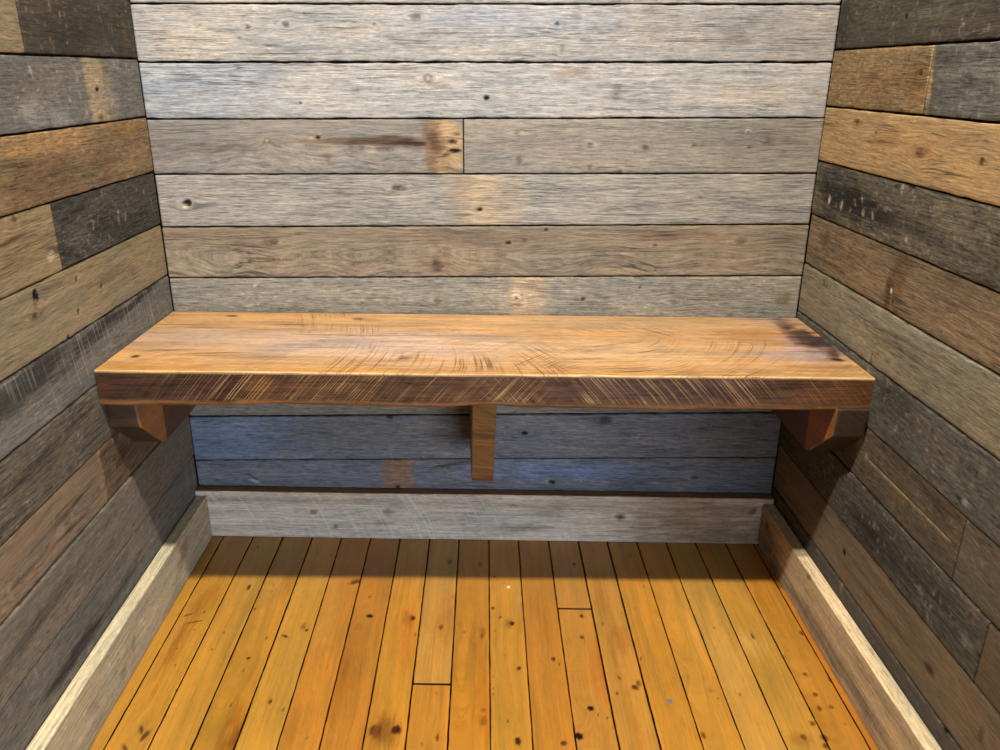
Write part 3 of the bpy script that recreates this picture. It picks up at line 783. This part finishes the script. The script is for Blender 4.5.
# baseboards -------------------------------------------------------------------
BT, BH = .0263, .1035
def baseboard(name, place, s0, s1, tone, top_tone, seed, feats=(), sawamp=.3, hgt=BH):
    # a = distance out from the wall, b = height
    prof = outline([(0.0015, 0.0005), (BT, .0005), (BT, hgt), (.0015, hgt)], [.008, .004, .004, .02], .0014)
    s = np.linspace(s0, s1, int((s1 - s0) / .004))
    def col(S, A, B, arc):
        c = paint(S, B, tone, feats, .62, seed)
        m = sstep(hgt - .0020, hgt - .0004, B + .0012 * (fbm(S * 60, S * 0, seed, 2) - .5))[..., None]
        return c + (lin(top_tone) * .62 - c) * m
    def g(S, A, B, arc): return np.stack([S, B + A * .9 + .006 * (fbm(S * 4, B * 9, seed + 9, 2) - .5), 0 * S + seed], -1)
    def sw(S, A, B, arc):
        amp = sawamp * sstep(.25, .6, fbm(S * 4, B * 7, seed + 2, 2)) * (B < hgt - .002)
        return np.stack([S + .25 * B + 2.5 * (B - .02) ** 2, amp, 0 * S], -1)
    acc = Acc()
    pl = lambda S, A, B: place(S, A + .0012 * (fbm(S * 7, S * 0, seed, 2) - .5) * (A > .01), B + .0012 * (fbm(S * 9, S * 0, seed + 3, 2) - .5) * (B > .05))
    timber(acc, prof, s, pl, col, g, (.9, .5, .55), sw)
    o = acc.build(name, M_BASE)
    bm = bmesh.new(); bm.from_mesh(o.data); bmesh.ops.recalc_face_normals(bm, faces=bm.faces); bm.to_mesh(o.data); bm.free()
    return struct(o)

kn = (74, 54, 40)
bf = [(.26, .066, 9, 6, 0, kn, .7, .6), (.43, .069, 12, 8, 0, kn, .6, .7), (.31, .03, 7, 5, 0, kn, .7, .6), (.42, .04, 16, 7, 0, (96, 82, 70), .5, .8),
      (.945, .064, 11, 9, 10, (88, 62, 42), .85, .5), (.945, .064, 4, 4, 0, (40, 26, 18), .9, .4), (1.235, .083, 9, 7, 30, (60, 36, 20), .8, .5), (.72, .03, 60, 8, 3, (60, 54, 50), .55, .8), (.78, .075, 40, 10, 0, (96, 84, 74), .5, .8), (.93, .09, 260, 12, 0, (150, 132, 110), .5, .8),
      (.6, .06, 90, 30, 0, (160, 152, 145), .4, .9), (1.12, .05, 130, 50, 0, (140, 112, 84), .85, .9), (.3, .096, 300, 7, 0, (156, 136, 116), .6, .7)]
baseboard('baseboard_back', lambda S, A, B: (S, -A, B), .002, W - .002, (196, 185, 172), (150, 116, 82), 71, bf, -.38, BH + .0125)
lf = [(-.2, .06, 40, 14, 30, (126, 112, 92), .5, .8), (-.45, .05, 14, 6, 60, (106, 92, 74), .5, .8), (-.5, .03, 12, 8, 20, (110, 96, 78), .5, .8), (-.6, .05, 20, 8, -40, (112, 98, 80), .4, .8)]
baseboard('baseboard_left', lambda S, A, B: (-LA * S + A, S, B), NEAR + .002, -BT - .0035, (194, 179, 148), (226, 208, 170), 72, lf, -.12)
rf = [(-.066, .072, 11, 9, 0, (84, 46, 22), .9, .5), (-.066, .072, 6, 5, 0, (44, 24, 12), .9, .4), (-.07, .06, 60, 60, 0, (128, 84, 44), .5, .8), (-.3, .02, 140, 14, 0, (118, 96, 72), .6, .8), (-.5, .03, 160, 14, 0, (126, 108, 86), .6, .8),
      (-.29, .097, 8, 5, -30, (84, 56, 32), .7, .6)]
baseboard('baseboard_right', lambda S, A, B: (W - RA * S - A, S, B), NEAR + .002, -BT - .0035, (214, 188, 148), (232, 206, 162), 73, rf, -.2)

# ---------------------------------------------------------------- the bench
bench = bpy.data.objects.new('bench', None); COL.objects.link(bench)
bench.location = (W / 2, -.18, .4)
bench['label'] = 'long built-in bench of one thick rough-sawn orange-brown plank, on three brackets, spanning the back wall'
bench['category'] = 'bench'
bpy.context.view_layer.update()

ZT, ZB = .522, .467
def front_y(S): return -.3655 + .017 * S / W
step_b = .0024
prof = outline([(0., ZB), (1., ZB), (1., ZT), (0., ZT)], 1., .0001)
# outline in (depth fraction metres, z): build with the nominal depth .360 then stretch per station
DEP = .360
prof = outline([(.004, ZB), (DEP, ZB), (DEP, ZT), (.004, ZT)], [.03, .0022, .0026, .02], .0028)
s = np.linspace(.0015, W + .0125, int(W / .0026))
KBN = np.array((.63, .645, .69))
def seat_place(S, A, B):
    f = A / DEP
    k = np.clip((A - .2) / (DEP - .2), 0, 1)
    y = f * front_y(S) - .0016 * k ** 8 * (fbm(S * 24, B * 40, 3, 3) - .5) * 2
    # the lower front arris is waney: it rises and falls along the plank
    wan = .0075 * (fbm(S * 5.5 + 3.3, S * 0, 21, 2) - .5) + .0055 * np.exp(-((S - .645) / .05) ** 2) - .002 * np.exp(-((S - .92) / .13) ** 2)
    low = np.clip((ZB + .022 - B) / .022, 0, 1)
    z = B + wan * low * k + .0012 * k * (B > .5) * (fbm(S * 9, S * 0, 8, 3) - .5) * 1.5
    top = (B > ZT - .0005)
    z = z + top * .0006 * (fbm(S * 12, A * 20, 5, 2) - .5)
    z = z + .0040 * (1 - S / W) * f * sstep(ZB, ZT, B)
    x = S + (S / W) * (RA - .0) * (-y) * 1.0 + (1 - S / W) * LA * (-y)
    return x, y, z
top_f = [ # (x, depth) marks on the plank top, and pale patches that paint its sheen
 (.42, .2, 200, 50, 0, (212, 186, 166), .5, .9), (.16, .16, 110, 34, 0, (204, 176, 152), .5, .9), (.85, .23, 240, 60, 0, (222, 190, 146), .45, .9), (.9, .07, 240, 40, 0, (218, 184, 136), .4, .9), (.27, .235, 30, 60, 50, (176, 150, 132), .35, .9), (.34, .2, 16, 70, 55, (170, 146, 136), .4, .9), (.44, .17, 14, 50, 60, (178, 150, 132), .35, .9),
 (1.215, .02, 60, 22, 0, (170, 146, 140), .6, .7), (1.17, .12, 100, 24, 0, (172, 110, 50), .65, .8), (1.19, .17, 70, 14, 0, (156, 96, 44), .6, .8), (1.215, .24, 70, 40, 0, (186, 160, 152), .7, .7), (1.235, .155, 40, 34, 0, (160, 136, 134), .7, .7),
 (1.262, .21, 40, 46, 0, (118, 96, 102), .8, .7), (1.235, .31, 70, 12, 0, (150, 100, 46), .6, .8), (1.235, .05, 14, 40, 14, (98, 72, 56), .75, .7), (1.245, .125, 22, 60, 10, (70, 48, 38), .95, .6), (1.262, .165, 24, 38, 14, (52, 38, 34), .95, .55), (1.262, .235, 11, 44, 24, (74, 48, 34), .85, .55), (1.255, .268, 10, 8, 0, (48, 18, 12), .95, .4), (1.232, .08, 10, 14, 20, (52, 40, 36), .8, .6),
 (.04, .288, 7, 7, 0, (70, 34, 14), .95, .45), (.131, .035, 12, 6, 0, (44, 24, 12), .95, .45), (.391, .046, 12, 8, 0, (60, 34, 16), .9, .5), (.405, .05, 30, 14, 0, (140, 96, 48), .5, .8), (.504, .282, 12, 9, 0, (90, 62, 44), .85, .6), (.266, .091, 40, 4, 0, (112, 76, 52), .8, .6), (.08, .10, 80, 6, 0, (120, 84, 66), .65, .7), (.12, .112, 50, 5, 0, (130, 92, 70), .6, .7),
 (.078, .254, 50, 4, -4, (130, 84, 40), .8, .5), (.17, .266, 60, 3.5, -7, (126, 80, 38), .8, .5), (.27, .284, 50, 3, -6, (150, 100, 50), .7, .5),
 (.03, .05, 90, 30, 0, (196, 150, 96), .4, .9), (.08, .19, 110, 50, 0, (190, 164, 146), .45, .9), (.30, .2, 120, 60, 0, (198, 172, 150), .4, .9), (.5, .22, 160, 70, 0, (206, 182, 164), .5, .9), (.6, .06, 200, 40, 0, (206, 168, 116), .35, .9),
 (.38, .156, 80, 3, 2, (134, 94, 58), .7, .6), (.52, .153, 90, 3, -1, (140, 98, 60), .6, .6), (.67, .15, 80, 4, 1, (160, 116, 70), .6, .6), (.85, .145, 120, 3, 2, (170, 124, 76), .6, .6),
 (.3, .348, 320, 12, 0, (206, 140, 60), .6, .7), (.95, .345, 320, 13, 0, (204, 146, 72), .6, .7), (.06, .34, 120, 16, 0, (200, 136, 54), .6, .7), (.15, .012, 200, 10, 0, (194, 138, 66), .5, .8),
]
fr_f = [ # (x, z) marks on the front edge
 (.14, .493, 190, 17, 0, (62, 40, 32), .75, .8), (.08, .50, 70, 12, 0, (70, 46, 34), .6, .8), (.27, .497, 22, 20, 0, (128, 84, 46), .6, .8), (.36, .49, 60, 16, 0, (110, 68, 34), .5, .9), (.95, .492, 190, 18, 0, (60, 40, 34), .8, .8), (.62, .496, 110, 14, 0, (82, 54, 36), .5, .9),
 (1.22, .493, 80, 20, 0, (104, 64, 32), .7, .8), (.275, .472, 40, 5, 0, (150, 96, 44), .6, .6), (.22, .473, 8, 4, 0, (40, 22, 12), .9, .5), (.05, .471, 80, 4, 0, (140, 100, 60), .6, .7), (.2, .4745, 10, 4, 0, (50, 28, 16), .7, .5),
]
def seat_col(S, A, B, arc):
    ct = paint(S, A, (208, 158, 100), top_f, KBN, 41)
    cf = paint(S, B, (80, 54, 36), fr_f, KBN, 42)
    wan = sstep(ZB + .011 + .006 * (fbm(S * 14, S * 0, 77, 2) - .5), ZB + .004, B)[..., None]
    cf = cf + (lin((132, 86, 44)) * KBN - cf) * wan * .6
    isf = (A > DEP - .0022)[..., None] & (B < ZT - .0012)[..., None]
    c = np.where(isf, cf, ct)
    edge = (np.exp(-(((DEP - A) + (ZT - B)) / .004) ** 2) * (B > ZT - .005))[..., None]  # highlight along the front lip, painted as a bright line
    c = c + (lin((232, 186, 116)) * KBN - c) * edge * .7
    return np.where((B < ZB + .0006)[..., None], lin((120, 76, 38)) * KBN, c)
def seat_g(S, A, B, arc):
    f = [q for q in top_f if q[2] < 13]
    v = ringv(S, np.where(B > ZT - .003, A, DEP + (ZT - B)), f, (), .012, 12)
    return np.stack([S, v, 0 * S + 2.], -1)
def seat_s(S, A, B, arc):
    top = B > ZT - .003
    ph_t = S - (.3 + .8 * sstep(.35, 1.1, S)) * A + .9 * (A - .02) ** 2            # rear half: lines lean one way
    am_t = .62 * (1 - sstep(.12, .17, A)) * (.45 + .55 * (1 - sstep(.35, 1.3, S))) + .42 * sstep(.17, .24, A) * sstep(.28, .42, S) * (1 - sstep(.78, .95, S))
    am_t = am_t * 1.5 * sstep(.22, .34, S) * sstep(.28, .5, fbm(S * 6, A * 9, 60, 2)) * 1.2
    wv = S + .008 * (fbm(S * 5, S * 0, 4, 2) - .5)
    ph_f = 1.25 * (S - .95 * B)                                   # front edge: '/' strokes on the left part
    am_f = -.85 * sstep(.15, .5, fbm(S * 9, B * 30, 62, 2)) * sstep(.0, .3, S) * (1 - sstep(.62, .80, S)) * sstep(ZB + .004, ZB + .012, B)
    return np.stack([np.where(top, ph_t, ph_f), np.where(top, am_t, am_f), np.where(top, 0., .75)], -1)
def seat_t(S, A, B, arc):
    top = B > ZT - .003
    kq = sstep(.75, 1.0, S); ph_t = (S + .8 * A) * (1 - kq) + (S + 2.2 * np.maximum(A - .12, 0) ** 2 + .06 * A) * kq
    am_t = .85 * sstep(.26, .48, fbm(S * 5 + 9, A * 14, 61, 2)) * sstep(.13, .22, A) * (.35 + .65 * sstep(.35, .9, S)) * (1 - .5 * sstep(1.12, 1.2, S))
    ph_f = 1.25 * (S + .95 * B)
    am_f = -.8 * sstep(.15, .5, fbm(S * 9, B * 30, 63, 2)) * sstep(.58, .74, S) * (1 - .35 * sstep(1.05, 1.15, S)) * sstep(ZB + .004, ZB + .012, B)
    return np.stack([np.where(top, ph_t, ph_f), np.where(top, am_t, am_f), 0 * S], -1)

def finish(o):
    bm = bmesh.new(); bm.from_mesh(o.data); bmesh.ops.recalc_face_normals(bm, faces=bm.faces); bm.to_mesh(o.data); bm.free()
    mw = o.matrix_world.copy()
    o.parent = bench; o.matrix_parent_inverse = Matrix.Identity(4)
    o.location = -Vector(bench.location)
    return o

acc = Acc()
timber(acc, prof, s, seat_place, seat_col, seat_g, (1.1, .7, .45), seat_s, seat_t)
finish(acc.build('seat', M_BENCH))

# brackets: a profile in (depth, z), as thick as the timber
def bracket(pts, x0, x1, tone, seed, place, feats=(), saw=0., front_shade=None, split=None):
    prof = outline(pts, .005, .0018)
    s = np.concatenate([[x0, x0 + .0004, x0 + .0015], np.linspace(x0 + .004, x1 - .004, 10), [x1 - .0015, x1 - .0004, x1]])
    cen = prof.mean(0)
    def pl(S, A, B):
        e = np.minimum(S - x0, x1 - S)
        k = 1 - .010 * np.exp(-e / .0007)
        A2 = cen[0] + (A - cen[0]) * k; B2 = cen[1] + (B - cen[1]) * k
        return place(S, A2, B2)
    def col(S, A, B, arc):
        c = paint(A, B, tone, feats, .62, seed)
        if front_shade:  # cut front painted darker, the shade under the seat put into its colour
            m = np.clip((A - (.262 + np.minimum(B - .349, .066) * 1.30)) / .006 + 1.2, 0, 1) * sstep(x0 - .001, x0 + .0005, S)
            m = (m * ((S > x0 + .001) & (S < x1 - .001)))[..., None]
            c = c + (lin(front_shade) * .62 - c) * m
        return c
    def g(S, A, B, arc): return np.stack([A + .2 * S, B + .8 * S + .01 * (fbm(A * 9, B * 9, seed, 2) - .5), 0 * S + seed], -1)
    def sw(S, A, B, arc): return np.stack([B + .12 * S, saw + 0 * S, 0 * S], -1)
    acc = Acc()
    k = len(prof)
    A = prof[:, 0][:, None] + 0 * s; B = prof[:, 1][:, None] + 0 * s; S = 0 * A + s
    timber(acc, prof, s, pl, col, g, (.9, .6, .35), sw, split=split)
    # side faces are fine grids of their own, inset in the end caps, so that marks show there
    return finish(acc.build('bracket', M_BENCH))

ZU = ZB + .0015
side = [(.006, .349), (.262, .349), (.272, .353), (.352, .418), (.355, ZU), (.006, ZU)]
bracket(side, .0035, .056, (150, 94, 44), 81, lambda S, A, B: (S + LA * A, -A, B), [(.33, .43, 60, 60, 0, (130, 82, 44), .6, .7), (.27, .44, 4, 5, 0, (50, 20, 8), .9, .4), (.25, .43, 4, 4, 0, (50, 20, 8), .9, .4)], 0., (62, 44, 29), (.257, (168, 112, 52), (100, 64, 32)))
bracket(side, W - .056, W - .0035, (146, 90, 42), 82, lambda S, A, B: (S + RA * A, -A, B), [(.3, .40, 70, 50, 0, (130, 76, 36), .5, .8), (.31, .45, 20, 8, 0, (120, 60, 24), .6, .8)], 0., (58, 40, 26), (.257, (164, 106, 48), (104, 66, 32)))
# the middle one is a narrow post that tapers back to the wall, turned a little
mid = [(.004, .242), (.200, .242), (.330, ZU), (.004, ZU)]
mb = bracket(mid, .6285, .6700, (112, 78, 46), 83, lambda S, A, B: (S + .0 + .075 * (A - .25), -A, B), [(.28, .38, 14, 10, 0, (64, 40, 22), .7, .7), (.205, .252, 6, 6, 0, (60, 34, 18), .8, .5)], -.4)

mb['label'] = 'narrow middle bracket tapering back to the wall'

# ---------------------------------------------------------------- light
def lamp(name, typ, loc, energy, color, aim=None, **kw):
    l = bpy.data.lights.new(name, typ); l.energy = energy; l.color = color
    for k, v in kw.items(): setattr(l, k, v)
    o = bpy.data.objects.new(name, l); COL.objects.link(o); o.location = loc
    if aim is not None: o.rotation_euler = (Vector(aim) - Vector(loc)).to_track_quat('-Z', 'Y').to_euler()
    return o
for x in (.08, 1.19):
    lamp('ceiling_spot_light', 'SPOT', (x, -1.06, 2.25), 185, (1., .94, .85), (.62 + .1 * (x - .62), -.25, .45), spot_size=math.radians(125), spot_blend=.9, shadow_soft_size=.035)
lamp('window_daylight', 'AREA', (1.95, -4.2, .64), 165, (.78, .88, 1.), (.45, 0, .3), shape='RECTANGLE', size=1.5, size_y=.8)

wd = bpy.data.worlds.new('room_ambience'); SC.world = wd; wd.use_nodes = True
bg = wd.node_tree.nodes['Background']; bg.inputs[0].default_value = (1., .96, .92, 1); bg.inputs[1].default_value = .13

# ---------------------------------------------------------------- camera
cd = bpy.data.cameras.new('camera'); cam = bpy.data.objects.new('camera', cd); COL.objects.link(cam)
R = ((0.999814, 0.018348, 0.005925), (-0.012021, 0.352884, 0.93559), (-0.015076, 0.935487, -0.353039))
cam.matrix_world = Matrix(((R[0][0], R[1][0], -R[2][0], .70092), (R[0][1], R[1][1], -R[2][1], -1.58327), (R[0][2], R[1][2], -R[2][2], .9859), (0, 0, 0, 1)))
cd.sensor_fit = 'HORIZONTAL'; cd.sensor_width = 36; cd.lens = 801.334 / 1000 * 36; cd.clip_start = .02
SC.camera = cam

vs = SC.view_settings
SC.display_settings.display_device = 'sRGB'
vs.view_transform = 'Standard'; vs.look = 'None'; vs.exposure = 0.; vs.gamma = 1.; vs.use_curve_mapping = False
